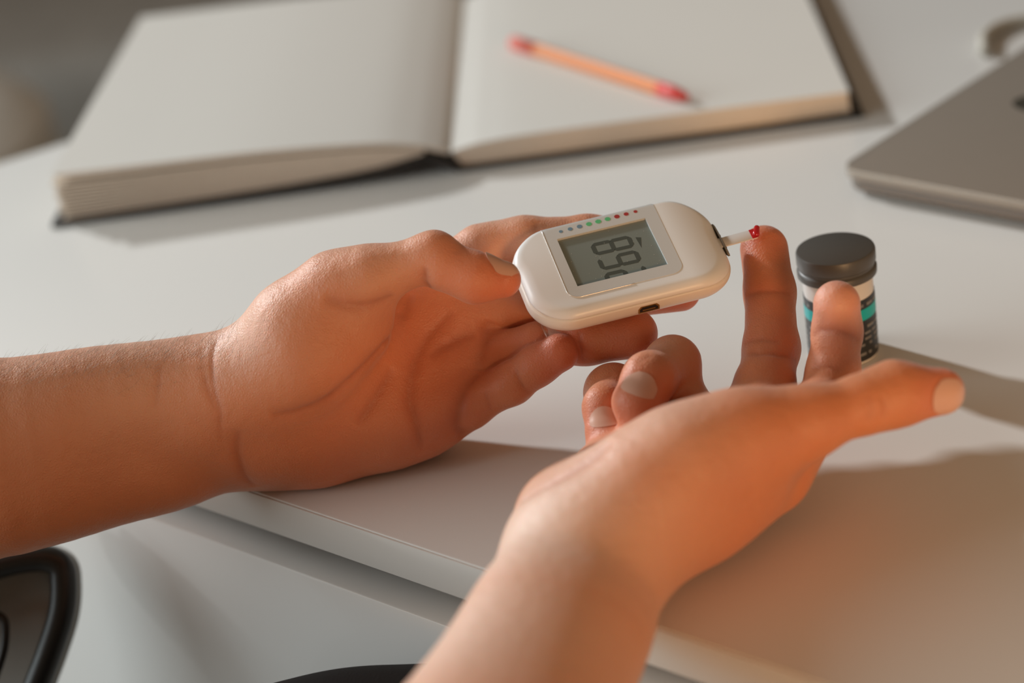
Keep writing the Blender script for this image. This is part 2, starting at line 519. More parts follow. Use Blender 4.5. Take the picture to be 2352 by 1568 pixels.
# ---------------------------------------------------------------- glucose meter
ML = 0.961 * IX - 0.238 * IY + 0.13 * FW; ML /= np.linalg.norm(ML)
MW = 0.71 * 0.365 * IX + 0.71 * 0.931 * IY - 0.70 * FW; MW -= ML * (MW @ ML); MW /= np.linalg.norm(MW)
MN = np.cross(ML, -MW)
if MN @ FW > 0: MN = -MN
MO = P(1410, 590, 725)
def mt(a):                                        # meter frame: l along, w across, n out of its face
    return MO + ML * a[0] + MW * (a[1] - 0.3) + MN * a[2]
def minv(p):
    q = p - MO
    return np.stack([q @ ML, q @ MW + 0.3, q @ MN], -1)
def on_face(x, y, n=0.0):
    d = FW + IX * ((x - 1176) / FPX) + IY * ((y - 784) / FPX)
    o = MO + MN * n
    q = minv(CAM + d * (((o - CAM) @ MN) / (d @ MN)))
    return q[0], q[1]
MT = 11.8
def smax(a, b, k):
    return -smin(-a, -b, k)
def meter_d(q):
    l, w, n = q[..., 0] - 3.0, q[..., 1], q[..., 2]
    r = 16.5
    ax = np.abs(l) - (39.7 - r); ay = np.abs(w) - (24.5 - r)
    d2 = np.sqrt(np.maximum(ax, 0) ** 2 + np.maximum(ay, 0) ** 2) + np.minimum(np.maximum(ax, ay), 0) - r
    drop = 4.2 * (np.maximum(l - 21, 0) / 18) ** 2 + 0.9 * (np.maximum(-l - 22, 0) / 16) ** 2
    t = n + drop
    # the flank leans in a little towards the base
    d2b = d2 + 0.05 * np.maximum(-n - 7, 0) ** 1.3
    k = 2.2 + 2.4 / (1 + np.exp(-(w + 8) * 0.5)) + 2.0 / (1 + np.exp(-(np.abs(l) - 30) * 0.5))
    return smax(smax(d2b, t, k), -MT - n, 7.0)

def sdf_mesh(name, sdf, lo, hi, h, newton=1):
    """surface nets of sdf(points mm) over a box, evaluated only near the surface"""
    lo = np.asarray(lo, np.float64); hi = np.asarray(hi, np.float64)
    B = 4
    nb = np.ceil((hi - lo) / (h * B)).astype(int) + 1
    bc = np.stack(np.meshgrid(*[np.arange(k) for k in nb], indexing='ij'), -1).reshape(-1, 3)
    cen = lo + (bc * B + (B - 1) / 2) * h
    dv = grouped(sdf, cen, 40.0)
    dims = nb * B
    vol = np.repeat(np.repeat(np.repeat(dv.reshape(nb).astype(np.float32), B, 0), B, 1), B, 2)
    act = bc[np.abs(dv) < B * h * 1.25 + 1.0]
    off = np.stack(np.meshgrid(*[np.arange(B)] * 3, indexing='ij'), -1).reshape(-1, 3)
    ij = (act[:, None, :] * B + off[None]).reshape(-1, 3)
    vol[ij[:, 0], ij[:, 1], ij[:, 2]] = grouped(sdf, lo + ij * h)
    s = vol < 0
    c8 = [s[i:dims[0] - 1 + i, j:dims[1] - 1 + j, k:dims[2] - 1 + k] for i in (0, 1) for j in (0, 1) for k in (0, 1)]
    anyi = c8[0].copy(); alli = c8[0].copy()
    for c in c8[1:]:
        anyi |= c; alli &= c
    cells = np.argwhere(anyi & ~alli)
    cmap = np.full(dims - 1, -1, np.int32)
    cmap[cells[:, 0], cells[:, 1], cells[:, 2]] = np.arange(len(cells))
    acc = np.zeros((len(cells), 3)); cnt = np.zeros(len(cells))
    corners = [(i, j, k) for i in (0, 1) for j in (0, 1) for k in (0, 1)]
    for a in corners:
        for ax in range(3):
            if a[ax]: continue
            b = list(a); b[ax] = 1
            va = vol[cells[:, 0] + a[0], cells[:, 1] + a[1], cells[:, 2] + a[2]]
            vb = vol[cells[:, 0] + b[0], cells[:, 1] + b[1], cells[:, 2] + b[2]]
            m = (va < 0) != (vb < 0)
            t = va[m] / (va[m] - vb[m])
            pos = np.tile(np.array(a, float), (m.sum(), 1)); pos[:, ax] += t
            acc[m] += pos; cnt[m] += 1
    verts = lo + (cells + acc / cnt[:, None]) * h
    faces = []
    for ax in range(3):
        o1, o2 = [(1, 2), (2, 0), (0, 1)][ax]
        sl0 = [slice(1, d - 1) for d in dims]; sl1 = [slice(1, d - 1) for d in dims]
        sl0[ax] = slice(0, dims[ax] - 1); sl1[ax] = slice(1, dims[ax])
        x = s[tuple(sl0)] != s[tuple(sl1)]
        e = np.argwhere(x)
        base = e.copy(); base[:, o1] += 1; base[:, o2] += 1
        flip = s[tuple(sl0)][e[:, 0], e[:, 1], e[:, 2]]
        q = []
        for d1, d2 in ((0, 0), (1, 0), (1, 1), (0, 1)):
            c = base.copy(); c[:, o1] -= d1; c[:, o2] -= d2
            q.append(cmap[c[:, 0], c[:, 1], c[:, 2]])
        q = np.stack(q, -1)
        q[~flip] = q[~flip][:, ::-1]
        faces.append(q)
    faces = np.concatenate(faces); faces = faces[(faces >= 0).all(1)]
    for _ in range(newton):
        d = grouped(sdf, verts); eps = h * 0.3
        g = np.stack([grouped(sdf, verts + np.eye(3)[i] * eps) - d for i in range(3)], -1) / eps
        g2 = np.maximum((g * g).sum(1), 0.3)
        step = np.clip(d / g2, -h, h)
        verts = verts - g * step[:, None]
    me = bpy.data.meshes.new(name)
    me.vertices.add(len(verts)); me.vertices.foreach_set('co', (verts / 1000).astype(np.float32).ravel())
    me.loops.add(len(faces) * 4); me.loops.foreach_set('vertex_index', faces.astype(np.int32).ravel())
    me.polygons.add(len(faces)); me.polygons.foreach_set('loop_start', np.arange(0, len(faces) * 4, 4, dtype=np.int32))
    me.polygons.foreach_set('use_smooth', np.ones(len(faces), bool))
    me.update(calc_edges=True); me.validate()
    return me, verts

def frame_mesh(me, fr_o, ax):
    """map a mesh built in a local frame (mm) to the world"""
    n = len(me.vertices); co = np.zeros(n * 3, np.float32); me.vertices.foreach_get('co', co)
    co = co.reshape(-1, 3) * 1000
    w = fr_o + co @ np.array(ax)
    me.vertices.foreach_set('co', (w / 1000).astype(np.float32).ravel()); me.update()
    return me

meter = empty('glucose_meter', V(mt((0, 0, -MT))))
tag(meter, 'white handheld glucose meter with a grey screen, resting on the fingers of one hand', 'glucose meter')
SEAM = -3.4
def seam_n(q):                                    # the joint climbs a little towards the strip end
    return q[..., 2] - SEAM + 3.4 * (np.maximum(q[..., 0] - 26, 0) / 16) ** 1.5
SL0, SL1, SW0, SW1 = -17.2, 17.5, -16.4, 11.0
def win_box(q):                                   # recess of the display window
    return np.maximum.reduce([np.abs(q[..., 0] - (SL0 + SL1) / 2) - (SL1 - SL0) / 2 - 0.9, np.abs(q[..., 1] - (SW0 + SW1) / 2) - (SW1 - SW0) / 2 - 0.9, -1.6 - q[..., 2]])
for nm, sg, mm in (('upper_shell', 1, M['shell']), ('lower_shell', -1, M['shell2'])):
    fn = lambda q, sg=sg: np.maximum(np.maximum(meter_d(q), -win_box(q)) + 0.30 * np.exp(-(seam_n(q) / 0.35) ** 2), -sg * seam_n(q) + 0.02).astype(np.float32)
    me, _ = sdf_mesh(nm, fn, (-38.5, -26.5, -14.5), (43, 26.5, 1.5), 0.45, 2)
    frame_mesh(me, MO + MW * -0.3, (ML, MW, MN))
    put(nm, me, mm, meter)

def plate(name, poly, n0, n1, m, parent, bev=0.0):
    return put(name, prism(name, poly, n0, n1, bev, mt), m, parent)
# silver panel with a window, bent over the shell's far edge
def face_n(l, w):
    lo_, hi_ = -6.0, 0.5
    for _ in range(24):
        m_ = (lo_ + hi_) / 2
        if meter_d(np.array([l, w, m_])) < 0: lo_ = m_
        else: hi_ = m_
    return lo_
pan_o = [(-21.2 + 44 * t, -24.2 - 0.1 * t) for t in np.linspace(0, 1, 24)] + [(22.8 - 0.5 * t, -24.3 + 36.3 * t) for t in np.linspace(0.04, 1, 24)] + \
        [(22.3 - 4.6 * (1 - math.cos(t)), 16.6 - 4.6 + 4.6 * math.sin(t)) for t in np.linspace(0.2, math.pi / 2, 8)] + [(17.7 - 34.7 * t, 16.6) for t in np.linspace(0.05, 0.95, 20)] + \
        [(-21.6 + 4.6 - 4.6 * math.sin(t), 16.6 - 4.6 + 4.6 * math.cos(t)) for t in np.linspace(0, math.pi / 2, 8)] + [(-21.6 + 0.4 * t, 12 - 36.2 * t) for t in np.linspace(0.05, 0.97, 24)]
def to_window(a, b):                              # where the ray from the window's middle meets its rim
    c0, c1 = (SL0 + SL1) / 2, (SW0 + SW1) / 2
    k = min((SL1 - SL0) / 2 / max(abs(a - c0), 1e-6), (SW1 - SW0) / 2 / max(abs(b - c1), 1e-6))
    return c0 + (a - c0) * k, c1 + (b - c1) * k
cor = [(SL0, SW0), (SL1, SW0), (SL1, SW1), (SL0, SW1)]
c0, c1 = (SL0 + SL1) / 2, (SW0 + SW1) / 2
ang = lambda p: math.atan2(p[1] - c1, p[0] - c0)
pan_o = sorted(pan_o, key=ang)
inner = [to_window(*p) for p in pan_o]
for q in cor:                                     # snap the nearest rim point to each corner
    k = min(range(len(inner)), key=lambda i_: (inner[i_][0] - q[0]) ** 2 + (inner[i_][1] - q[1]) ** 2)
    inner[k] = q
rows = [[mt((a, b, -1.5)) for a, b in inner]]
for t in np.linspace(0, 1, 14):
    rows.append([(lambda a, b: mt((a, b, face_n(a, b) + 0.14)))(i_[0] + (o_[0] - i_[0]) * t, i_[1] + (o_[1] - i_[1]) * t) for i_, o_ in zip(inner, pan_o)])
rows.append([mt((a, b, face_n(a, b) - 0.4)) for a, b in pan_o])
pan = put('display_frame', sharp(grid_mesh('display_frame', rows, close=True), 40), M['silver'], meter)
left_run = [(-21.2 - 0.4 * t, -23.6 + 35.6 * t) for t in np.linspace(0, 1, 26)]
corner = [(-21.6 + 4.6 * (1 - math.cos(t)), 12 + 4.6 * math.sin(t)) for t in np.linspace(0.15, math.pi / 2, 8)]
low_run = [(-17 + 20 * t, 16.6) for t in np.linspace(0.1, 1, 12)]
put('groove_highlight', tube('groove_highlight', [mt((a - 0.1, b + (0.1 if b > 14 else 0), face_n(a, b) + 0.1)) for a, b in left_run + corner + low_run], 0.22, 8), M['groove_glint'], meter)  # bright line added as the highlight along the panel's groove
SCN = -0.8
scr = plate('screen', rrect(SL0 - 0.5, SW0 - 0.5, SL1 + 0.5, SW1 + 0.5, 0.2, 3), SCN - 0.5, SCN, M['lcd'], meter)

# seven-segment figures: the top of a figure points along +l, figures follow each other along +w
def bar(a, b, th, sk=0.0):
    a = np.array(a, float); b = np.array(b, float); d = (b - a) / np.linalg.norm(b - a); s = np.array([-d[1], d[0]])
    e = th * 0.5
    return [a - d * e * 0.2 + s * 0, a + d * e + s * e, b - d * e + s * e, b + d * e * 0.2, b - d * e - s * e, a + d * e - s * e]
def digit(l0, l1, w0, w1, segs, lean, clip=SW1 - 0.1):
    lm = (l0 + l1) / 2
    q = dict(a=((l1, w0), (l1, w1)), g=((lm, w0), (lm, w1)), d=((l0, w0), (l0, w1)),
             f=((lm, w0), (l1, w0)), b=((lm, w1), (l1, w1)), e=((l0, w0), (lm, w0)), c=((l0, w1), (lm, w1)))
    for s in segs:
        pl = bar(*q[s], 1.75)
        pl = [(x, y + lean * (x - l0)) for x, y in pl]
        if min(y for x, y in pl) > clip: continue
        pl = [(x, min(y, clip)) for x, y in pl]
        plate('figure_segment', pl, SCN - 0.01, SCN + 0.035, M['seg'], scr)
digit(-5.4, 8.6, -9.6, -4.3, 'abcdefg', 0.02)
digit(-5.4, 8.6, -1.0, 4.3, 'abcdfg', 0.02)
digit(-5.4, 8.6, 7.6, 12.9, 'adeg', 0.02)
plate('low_marker', [(11.0, -8.2), (13.0, -7.4), (11.4, -1.8)], SCN - 0.01, SCN + 0.035, M['seg'], scr)
random.seed(5)
for _ in range(26):
    a, b = random.uniform(SL0 + 1, SL1 - 1), random.uniform(SW0 + 1, SW1 - 1)
    r0 = random.uniform(0.07, 0.15)
    plate('dust_speck', [(a + r0 * math.cos(t), b + r0 * 1.2 * math.sin(t)) for t in np.linspace(0, 5.2, 5)], SCN, SCN + 0.05, M['dust'], scr)
for k in range(9):
    mm = M['blue_dot'] if k < 3 else M['green_dot'] if k < 6 else M['red_dot']
    sz = [0.75, 0.95, 1.05, 1.1, 1.15, 1.1, 1.05, 0.95, 0.75][k]
    c = (-14.6 + 3.72 * k, -20.0 - 0.14 * k)
    if 3 <= k < 6:
        pl = [(c[0] + sz * 1.05 * math.cos(t), c[1] + sz * math.sin(t)) for t in np.linspace(0, 2 * math.pi, 8, endpoint=False)]
    else:
        pl = [(c[0] + sz * math.cos(t), c[1] + sz * math.sin(t)) for t in np.linspace(0, 2 * math.pi, 14, endpoint=False)]
    nn = face_n(*c)
    plate('colour_dot', pl, nn - 0.1, nn + 0.22, mm, pan)

# charging port in the flank towards the sitter
def flank(a):                                     # u along l, v down the flank, depth outwards
    return mt((a[0], 23.9 + a[2], a[1]))
def flank_plate(name, poly, d0, d1, m, parent, bev=0):
    return put(name, prism(name, poly, d0, d1, bev, flank), m, parent)
PU = 5.6; PV = -6.3
hexo = lambda s, t: [(PU - 3.6 - s, PV - 1.2 - t), (PU + 3.6 + s, PV - 1.2 - t), (PU + 3.6 + s, PV + 0.2 + t * .5), (PU + 2.6 + s, PV + 1.25 + t), (PU - 2.6 - s, PV + 1.25 + t), (PU - 3.6 - s, PV + 0.2 + t * .5)]
prt = flank_plate('charging_port', hexo(0.45, 0.4), -1.2, 0.62, M['gold'], meter)
flank_plate('port_opening', hexo(-0.1, -0.1), -1.0, 0.68, M['port'], prt)
flank_plate('port_tongue', [(PU - 2.4, PV - 0.5), (PU + 2.4, PV - 0.5), (PU + 2.4, PV - 0.05), (PU - 2.4, PV - 0.05)], -0.5, 0.72, M['gold'], prt)
# strip slot at the end
def slot_pt(w, n, out):
    l = 3.0 + 39.7 - 16.5 + math.sqrt(max(16.5 ** 2 - max(abs(w) - 8, 0) ** 2, 0))
    return mt((l + out, w, n))
rows = []
for w in np.linspace(-11, 8, 30):
    t = (w + 1.5) / 9.5; hh = 2.0 * math.sqrt(max(0, 1 - t * t)) + 0.05
    rows.append([slot_pt(w, -6.2 + hh, -0.5), slot_pt(w, -6.2 + hh * 0.4, -0.02), slot_pt(w, -6.2 - hh * 0.4, -0.02), slot_pt(w, -6.2 - hh, -0.45)])
slot = put('strip_slot', grid_mesh('strip_slot', rows), M['slot'], meter)
SM = slot.modifiers.new('thickness', 'SOLIDIFY'); SM.thickness = 0.0006; SM.offset = -1
for w in (-3.1, 3.9):
    put('contact_hole', tube('contact_hole', [slot_pt(w, -5.6, -0.6), slot_pt(w, -5.6, 0.03)], 0.45, 10), M['port'], slot)

# ---------------------------------------------------------------- test strip and blood
ST_N = -6.2
def stp(a): return mt((a[0], a[1], ST_N + a[2] + 0.05 * max(a[0] - 41, 0)))
T_END = 55.6
strip = put('test_strip', prism('test_strip', rrect(33, -2.1, T_END, 2.9, 0.4, 2), -0.25, 0.25, 0.08, stp), M['strip'])
tag(strip, 'narrow white test strip sticking out of the meter to the raised fingertip', 'test strip')
put('blood_window', prism('blood_window', rrect(T_END - 2.2, -2.12, T_END + 0.06, 2.92, 0.3, 2), 0.24, 0.42, 0.05, stp), M['blood'], strip)
# ---------------------------------------------------------------- the sitter's hands
def trace_many(sdf, xy, z0=450.0):
    """where the sight lines of some photo pixels meet the skin"""
    xy = np.asarray(xy, float)
    d = FW + IX * ((xy[:, :1] - 1176) / FPX) + IY * ((xy[:, 1:] - 784) / FPX)
    Z = np.full(len(xy), z0)
    for _ in range(70):
        e = sdf(CAM + d * Z[:, None])
        Z += e * 0.8
        if np.abs(e).max() < 0.02: break
    return CAM + d * Z[:, None]

def flesh(spec, creases=(), hollows=()):
    """the hand, pressed flat where it meets the desk and the meter"""
    base = make_sdf(spec, creases, hollows)
    def sdf(p):
        p = np.asarray(p, np.float32)
        d = base(p)
        outside = (p - E0.astype(np.float32)) @ (-EN).astype(np.float32)
        table = np.maximum(p[:, 2] - 0.25, outside - 1.2)
        d = smax(d, -table, 2.0)
        return smax(d, -(meter_d(minv(p)) - 0.12), 0.6).astype(np.float32)
    return sdf

def nail_grid(sdf, n0, n1, dors, length, ang, off):
    A, B = P(*n0[:3]), P(*n1[:3])
    a = (B - A) / np.linalg.norm(B - A)
    d = np.asarray(dors, float); d = d - a * (d @ a); d /= np.linalg.norm(d)
    s = np.cross(a, d)
    nu, nv = 13, 12
    pts = []; dirs = []
    for j in range(nv):
        v = j / (nv - 1)
        for i in range(nu):
            u = 2 * i / (nu - 1) - 1
            wf = 1.0 if v > 0.4 else 0.72 + 0.28 * math.sqrt(max(0, 1 - (1 - v / 0.4) ** 2))
            al = off + (v - 0.5) * length + (u * u * 0.6 + u ** 4 * 0.4) * length * (0.2 * (1 - v) - 0.26 * v * v)
            th = math.radians(ang) * u * wf
            pts.append(B + a * al); dirs.append(math.cos(th) * d + math.sin(th) * s)
    c = np.array(pts); dr = np.array(dirs); t = np.zeros(len(c))
    for _ in range(25):
        t -= sdf(c + dr * t[:, None]) * 0.8
    return c, dr, t, nu, nv

def nail_mesh(g):
    c, dr, t, nu, nv = g
    hi = c + dr * (t + 0.16)[:, None]; lo = c + dr * (t - 0.7)[:, None]
    n = nu * nv; fs = []
    for j in range(nv - 1):
        for i in range(nu - 1):
            q = (j * nu + i, j * nu + i + 1, (j + 1) * nu + i + 1, (j + 1) * nu + i)
            fs.append(q); fs.append(tuple(n + k for k in q[::-1]))
    rim = [i for i in range(nu)] + [j * nu + nu - 1 for j in range(1, nv)] + [(nv - 1) * nu + i for i in range(nu - 2, -1, -1)] + [j * nu for j in range(nv - 2, 0, -1)]
    for k in range(len(rim)):
        a, b = rim[k], rim[(k + 1) % len(rim)]
        fs.append((a, a + n, b + n, b))
    return sharp(recalc(mesh_np('fingernail', np.concatenate([hi, lo]), fs)), 50)

def nail_rim(g):
    c, dr, t, nu, nv = g
    s = c + dr * t[:, None]
    idx = [j * nu for j in range(nv - 2, 0, -2)] + [i for i in range(0, nu, 2)] + [j * nu + nu - 1 for j in range(1, nv - 1, 2)]
    return [s[i] for i in idx]

def build_hand(spec, lines, nails, lo, hi, h, blush, pale=(), hol=()):
    base = flesh(spec)
    if hol:
        hol = [(c, h_[2], h_[3]) for c, h_ in zip(trace_many(base, [h_[:2] for h_ in hol]), hol)]
    base = flesh(spec, (), hol)
    grids = [nail_grid(base, spec['fingers'][k][0][-2], spec['fingers'][k][0][-1], dors, ln, ang, off) for k, dors, ln, ang, off in nails]
    cr = []
    allp = trace_many(base, [q for pl, w, dep in lines for q in pl])
    hit = np.abs(base(allp)) < 0.3
    n0 = 0
    for pl, w, dep in lines:
        q = [allp[i] for i in range(n0, n0 + len(pl)) if hit[i]]
        n0 += len(pl)
        if len(q) > 1:
            cr.append((q, w, dep))
    n_lines = len(cr)
    cr += [(nail_rim(g), 0.8, 0.42) for g in grids]
    full = flesh(spec, cr, hol)
    me, verts = sdf_mesh('arm', full, lo, hi, h, 1)
    fl = np.zeros(len(verts))
    for k in range(5):
        tip = P(*spec['fingers'][k][0][-1][:3])
        fl = np.maximum(fl, 0.85 * np.exp(-(np.linalg.norm(verts - tip, axis=1) / 13.0) ** 2))
    for x, y, Z, rr, am in blush:
        fl = np.maximum(fl, am * np.exp(-(np.linalg.norm(verts - P(x, y, Z), axis=1) / rr) ** 2))
    at = me.attributes.new('flush', 'FLOAT', 'POINT')
    at.data.foreach_set('value', fl.astype(np.float32))
    pl_ = np.zeros(len(verts))
    for x, y, Z, rr, am in pale:
        pl_ = np.maximum(pl_, am * np.exp(-(np.linalg.norm(verts - P(x, y, Z), axis=1) / rr) ** 2))
    at = me.attributes.new('pale', 'FLOAT', 'POINT')
    at.data.foreach_set('value', pl_.astype(np.float32))
    ln = np.zeros(len(verts))  # crease colour mask: painted shade together with the redder skin of the folds
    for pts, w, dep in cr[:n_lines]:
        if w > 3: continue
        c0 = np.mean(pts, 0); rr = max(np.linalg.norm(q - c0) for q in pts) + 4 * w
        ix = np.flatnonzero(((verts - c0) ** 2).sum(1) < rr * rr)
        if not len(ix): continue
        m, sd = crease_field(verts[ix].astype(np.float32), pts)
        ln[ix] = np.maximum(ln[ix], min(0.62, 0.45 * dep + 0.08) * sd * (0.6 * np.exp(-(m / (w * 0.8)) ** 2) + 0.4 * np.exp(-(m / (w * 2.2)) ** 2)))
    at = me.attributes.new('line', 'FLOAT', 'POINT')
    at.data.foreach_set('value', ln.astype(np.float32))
    return me, grids, full

L_LINES = [
    ([(944, 672), (926, 719), (886, 790), (842, 839), (788, 888), (730, 930), (672, 950), (620, 955)], 1.6, 1.9),
    ([(1042, 710), (989, 763), (958, 817), (944, 871), (940, 920), (958, 978), (966, 1036)], 1.5, 1.7),
    ([(1096, 763), (1060, 775), (1020, 795), (985, 820)], 1.7, 1.2),
    ([(904, 844), (860, 920), (819, 978)], 1.7, 0.9),
    ([(1127, 735), (1120, 760), (1108, 800), (1096, 853)], 1.6, 2.0),
    ([(1100, 853), (1065, 888), (1053, 942), (1049, 982), (1060, 1009)], 1.6, 2.0),
    ([(1183, 844), (1194, 875), (1217, 906)], 0.8, 0.6),
    ([(1114, 897), (1120, 920), (1128, 945)], 1.0, 0.4),
    ([(1330, 757), (1333, 790), (1341, 833)], 0.9, 0.7),
    ([(978, 612), (975, 645), (989, 662)], 1.0, 1.0),
    ([(743, 683), (793, 701), (842, 705), (886, 690), (905, 678)], 1.4, 1.8),
    ([(1229, 507), (1231, 525), (1233, 545)], 0.8, 0.5),
    ([(507, 766), (489, 808), (489, 884), (505, 942), (508, 1018)], 1.0, 0.55),
    ([(467, 795), (474, 884), (500, 951)], 1.0, 0.4),
    ([(547, 985), (545, 1040), (560, 1092), (585, 1118)], 1.3, 0.9),
    ([(372, 830), (366, 870), (356, 940)], 1.2, 0.3),
]
R_LINES = [
    ([(1195, 1150), (1235, 1118), (1300, 1082), (1350, 1052), (1405, 1010)], 2.9, 2.6),
    ([(1712, 680), (1738, 670), (1770, 668), (1815, 677)], 1.0, 0.7),
    ([(1706, 792), (1735, 780), (1768, 780), (1795, 788)], 1.0, 0.7),
    ([(1702, 822), (1745, 812), (1790, 815), (1830, 828)], 1.1, 0.8),
    ([(1864, 776), (1885, 758), (1920, 757), (1950, 767), (1975, 782)], 1.0, 0.8),
    ([(1860, 850), (1890, 842), (1930, 846), (1975, 860)], 1.1, 0.6),
    ([(1500, 815), (1478, 822), (1462, 832)], 1.2, 0.4),
    ([(1992, 905), (2002, 940), (1996, 970)], 1.3, 0.35),
    ([(2022, 905), (2032, 935), (2028, 960)], 1.3, 0.3),
]
UPN, RTN = -IY, IX
person = empty('person', V(P(700, 2100, 640)))
tag(person, 'person seated at the desk, both bare hands testing blood on a raised fingertip, dark trousers', 'person')
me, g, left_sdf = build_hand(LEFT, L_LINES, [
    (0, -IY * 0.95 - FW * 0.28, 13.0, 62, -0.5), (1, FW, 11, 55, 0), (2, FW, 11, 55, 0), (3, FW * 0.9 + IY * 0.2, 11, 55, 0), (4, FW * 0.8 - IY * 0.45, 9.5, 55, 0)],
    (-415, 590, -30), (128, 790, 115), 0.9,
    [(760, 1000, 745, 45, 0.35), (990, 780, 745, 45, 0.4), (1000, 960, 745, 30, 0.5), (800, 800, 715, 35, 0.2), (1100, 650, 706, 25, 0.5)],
    [(560, 740, 720, 30, 0.5), (760, 600, 712, 22, 0.3), (300, 800, 715, 35, 0.45), (80, 830, 712, 30, 0.35), (880, 600, 702, 26, 0.3), (1150, 535, 746, 30, 0.35)],  # sunlit upper side of arm, thumb and index painted paler
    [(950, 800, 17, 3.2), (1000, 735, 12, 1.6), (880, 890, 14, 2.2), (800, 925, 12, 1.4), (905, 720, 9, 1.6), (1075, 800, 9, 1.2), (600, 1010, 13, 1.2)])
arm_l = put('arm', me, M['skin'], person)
arm_l['label'] = 'hand and forearm with the palm open, holding the meter between thumb and fingers'
for q in g:
    put('fingernail', nail_mesh(q), M['nail'], arm_l)
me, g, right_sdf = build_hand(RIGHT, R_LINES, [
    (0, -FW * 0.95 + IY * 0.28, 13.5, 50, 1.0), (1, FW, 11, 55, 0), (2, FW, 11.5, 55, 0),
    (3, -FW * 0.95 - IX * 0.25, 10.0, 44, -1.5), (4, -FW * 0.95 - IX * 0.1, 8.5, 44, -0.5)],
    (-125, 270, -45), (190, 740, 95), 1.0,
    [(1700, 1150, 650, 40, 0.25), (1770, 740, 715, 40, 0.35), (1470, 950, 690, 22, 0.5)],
    [(1210, 1240, 618, 42, 0.85), (1080, 1500, 575, 48, 0.7), (1350, 1080, 640, 30, 0.6), (1500, 960, 625, 25, 0.45), (1915, 715, 684, 16, 0.4), (1530, 800, 706, 14, 0.3)])  # pale inner wrist; the sunlit spots are painted paler too
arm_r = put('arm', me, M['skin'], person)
arm_r['label'] = 'hand palm up at the desk edge with two fingers raised and two curled'
for q in g:
    put('fingernail', nail_mesh(q), M['nail'], arm_r)
# lap below the desk edge
th = chain([(100, 2040, 715, 386), (830, 1938, 700, 386), (1120, 1898, 697, 386)])
me, _ = sdf_mesh('trousers', lambda p: chain_d(np.asarray(p, np.float32), th, 10.0), np.minimum(P(100, 2040, 715), P(1120, 1898, 697)) - 80, np.maximum(P(100, 2040, 715), P(1120, 1898, 697)) + 80, 3.0, 1)
put('trousers', me, M['trousers'], person)
# short hairs along the forearm
rng = np.random.default_rng(3)
hx = rng.uniform(-30, 545, 620)
hy = np.where(hx < 480, 822 - hx * 0.115, 764 - (hx - 480) * 0.5) + 6 + np.abs(rng.normal(0, 34, 620))
hd = FW + IX * ((hx - 1176) / FPX)[:, None] + IY * ((hy - 784) / FPX)[:, None]
hz = np.full(620, 600.0)
for _ in range(40):
    hz += left_sdf(CAM + hd * hz[:, None]) * 0.8
hp = CAM + hd * hz[:, None]
hn = np.stack([left_sdf(hp + e) - left_sdf(hp) for e in np.eye(3) * 0.6], -1); hn /= np.linalg.norm(hn, axis=1)[:, None] + 1e-9
vs, fs = [], []
for p0, nrm in zip(hp, hn):
    if p0[1] > 800: continue
    dr = nrm * rng.uniform(0.35, 0.8) + IX * rng.uniform(0.3, 0.9) - IY * rng.uniform(0.0, 0.5)
    dr /= np.linalg.norm(dr); ln = rng.uniform(3, 7)
    bend = nrm * -0.8 + IX * 0.6
    b0 = len(vs)
    for k in range(4):
        t = k / 3; c = p0 - nrm * 0.15 + dr * ln * t + bend * (ln * 0.18 * t * t); r = 0.035 * (1 - 0.7 * t)
        vs += [c + IX * r, c - IX * r * 0.5 + IY * r * 0.87, c - IX * r * 0.5 - IY * r * 0.87]
    for k in range(3):
        for j in range(3):
            fs.append((b0 + k * 3 + j, b0 + k * 3 + (j + 1) % 3, b0 + k * 3 + 3 + (j + 1) % 3, b0 + k * 3 + 3 + j))
hr = put('arm_hair', mesh_np('arm_hair', vs, fs), M['hair'], arm_l)
hr['kind'] = 'stuff'
# ---------------------------------------------------------------- blood drop on the raised fingertip
bc = mt((T_END + 0.3, 0.0, ST_N + 0.9))
def drop_sdf(p):
    p = np.asarray(p, np.float32)
    e = cone_d(p, (bc - ML * 0.5 + MW * 0.9, bc + ML * 0.7 + MN * 0.6 - MW * 1.6, 1.35, 1.1))
    return smax(e, -(right_sdf(p) + 0.02), 0.2).astype(np.float32)
me, _ = sdf_mesh('blood_drop', drop_sdf, bc - 4, bc + 4, 0.22, 1)
tag(put('blood_drop', me, M['blood']), 'drop of red blood on the raised fingertip at the end of the strip', 'blood drop')

# ---------------------------------------------------------------- strip vial
vc = G(1918, 569, 46.5); vc[2] = 0.0
vial = empty('strip_vial', V(vc))
tag(vial, 'small vial with a black lid and a black and teal label, behind the raised fingers', 'vial')
put('body', lathe('body', [(12.6, 0.2), (13.6, 0.8), (13.7, 2), (13.7, 36), (13.2, 37)], vc), M['clear'], vial)
lab = put('label_wrap', lathe('label_wrap', [(13.75, 1.6), (13.95, 1.7), (13.95, 28.0), (13.75, 28.1)], vc), M['label'], vial)
put('teal_stripe', lathe('teal_stripe', [(13.9, 19.2), (14.05, 19.3), (14.05, 24.0), (13.9, 24.1)], vc), M['teal'], lab)
random.seed(9)
def wrap_patch(name, a0, a1, z0, z1, r, m, parent):
    n = 6; rows = []
    for k in range(n + 1):
        a = a0 + (a1 - a0) * k / n; c, s = math.cos(a), math.sin(a)
        rows.append([(vc[0] + r * c, vc[1] + r * s, z0), (vc[0] + (r + .08) * c, vc[1] + (r + .08) * s, z0 + .02), (vc[0] + (r + .08) * c, vc[1] + (r + .08) * s, z1 - .02), (vc[0] + r * c, vc[1] + r * s, z1)])
    return put(name, grid_mesh(name, rows, close=True, caps=True), m, parent)
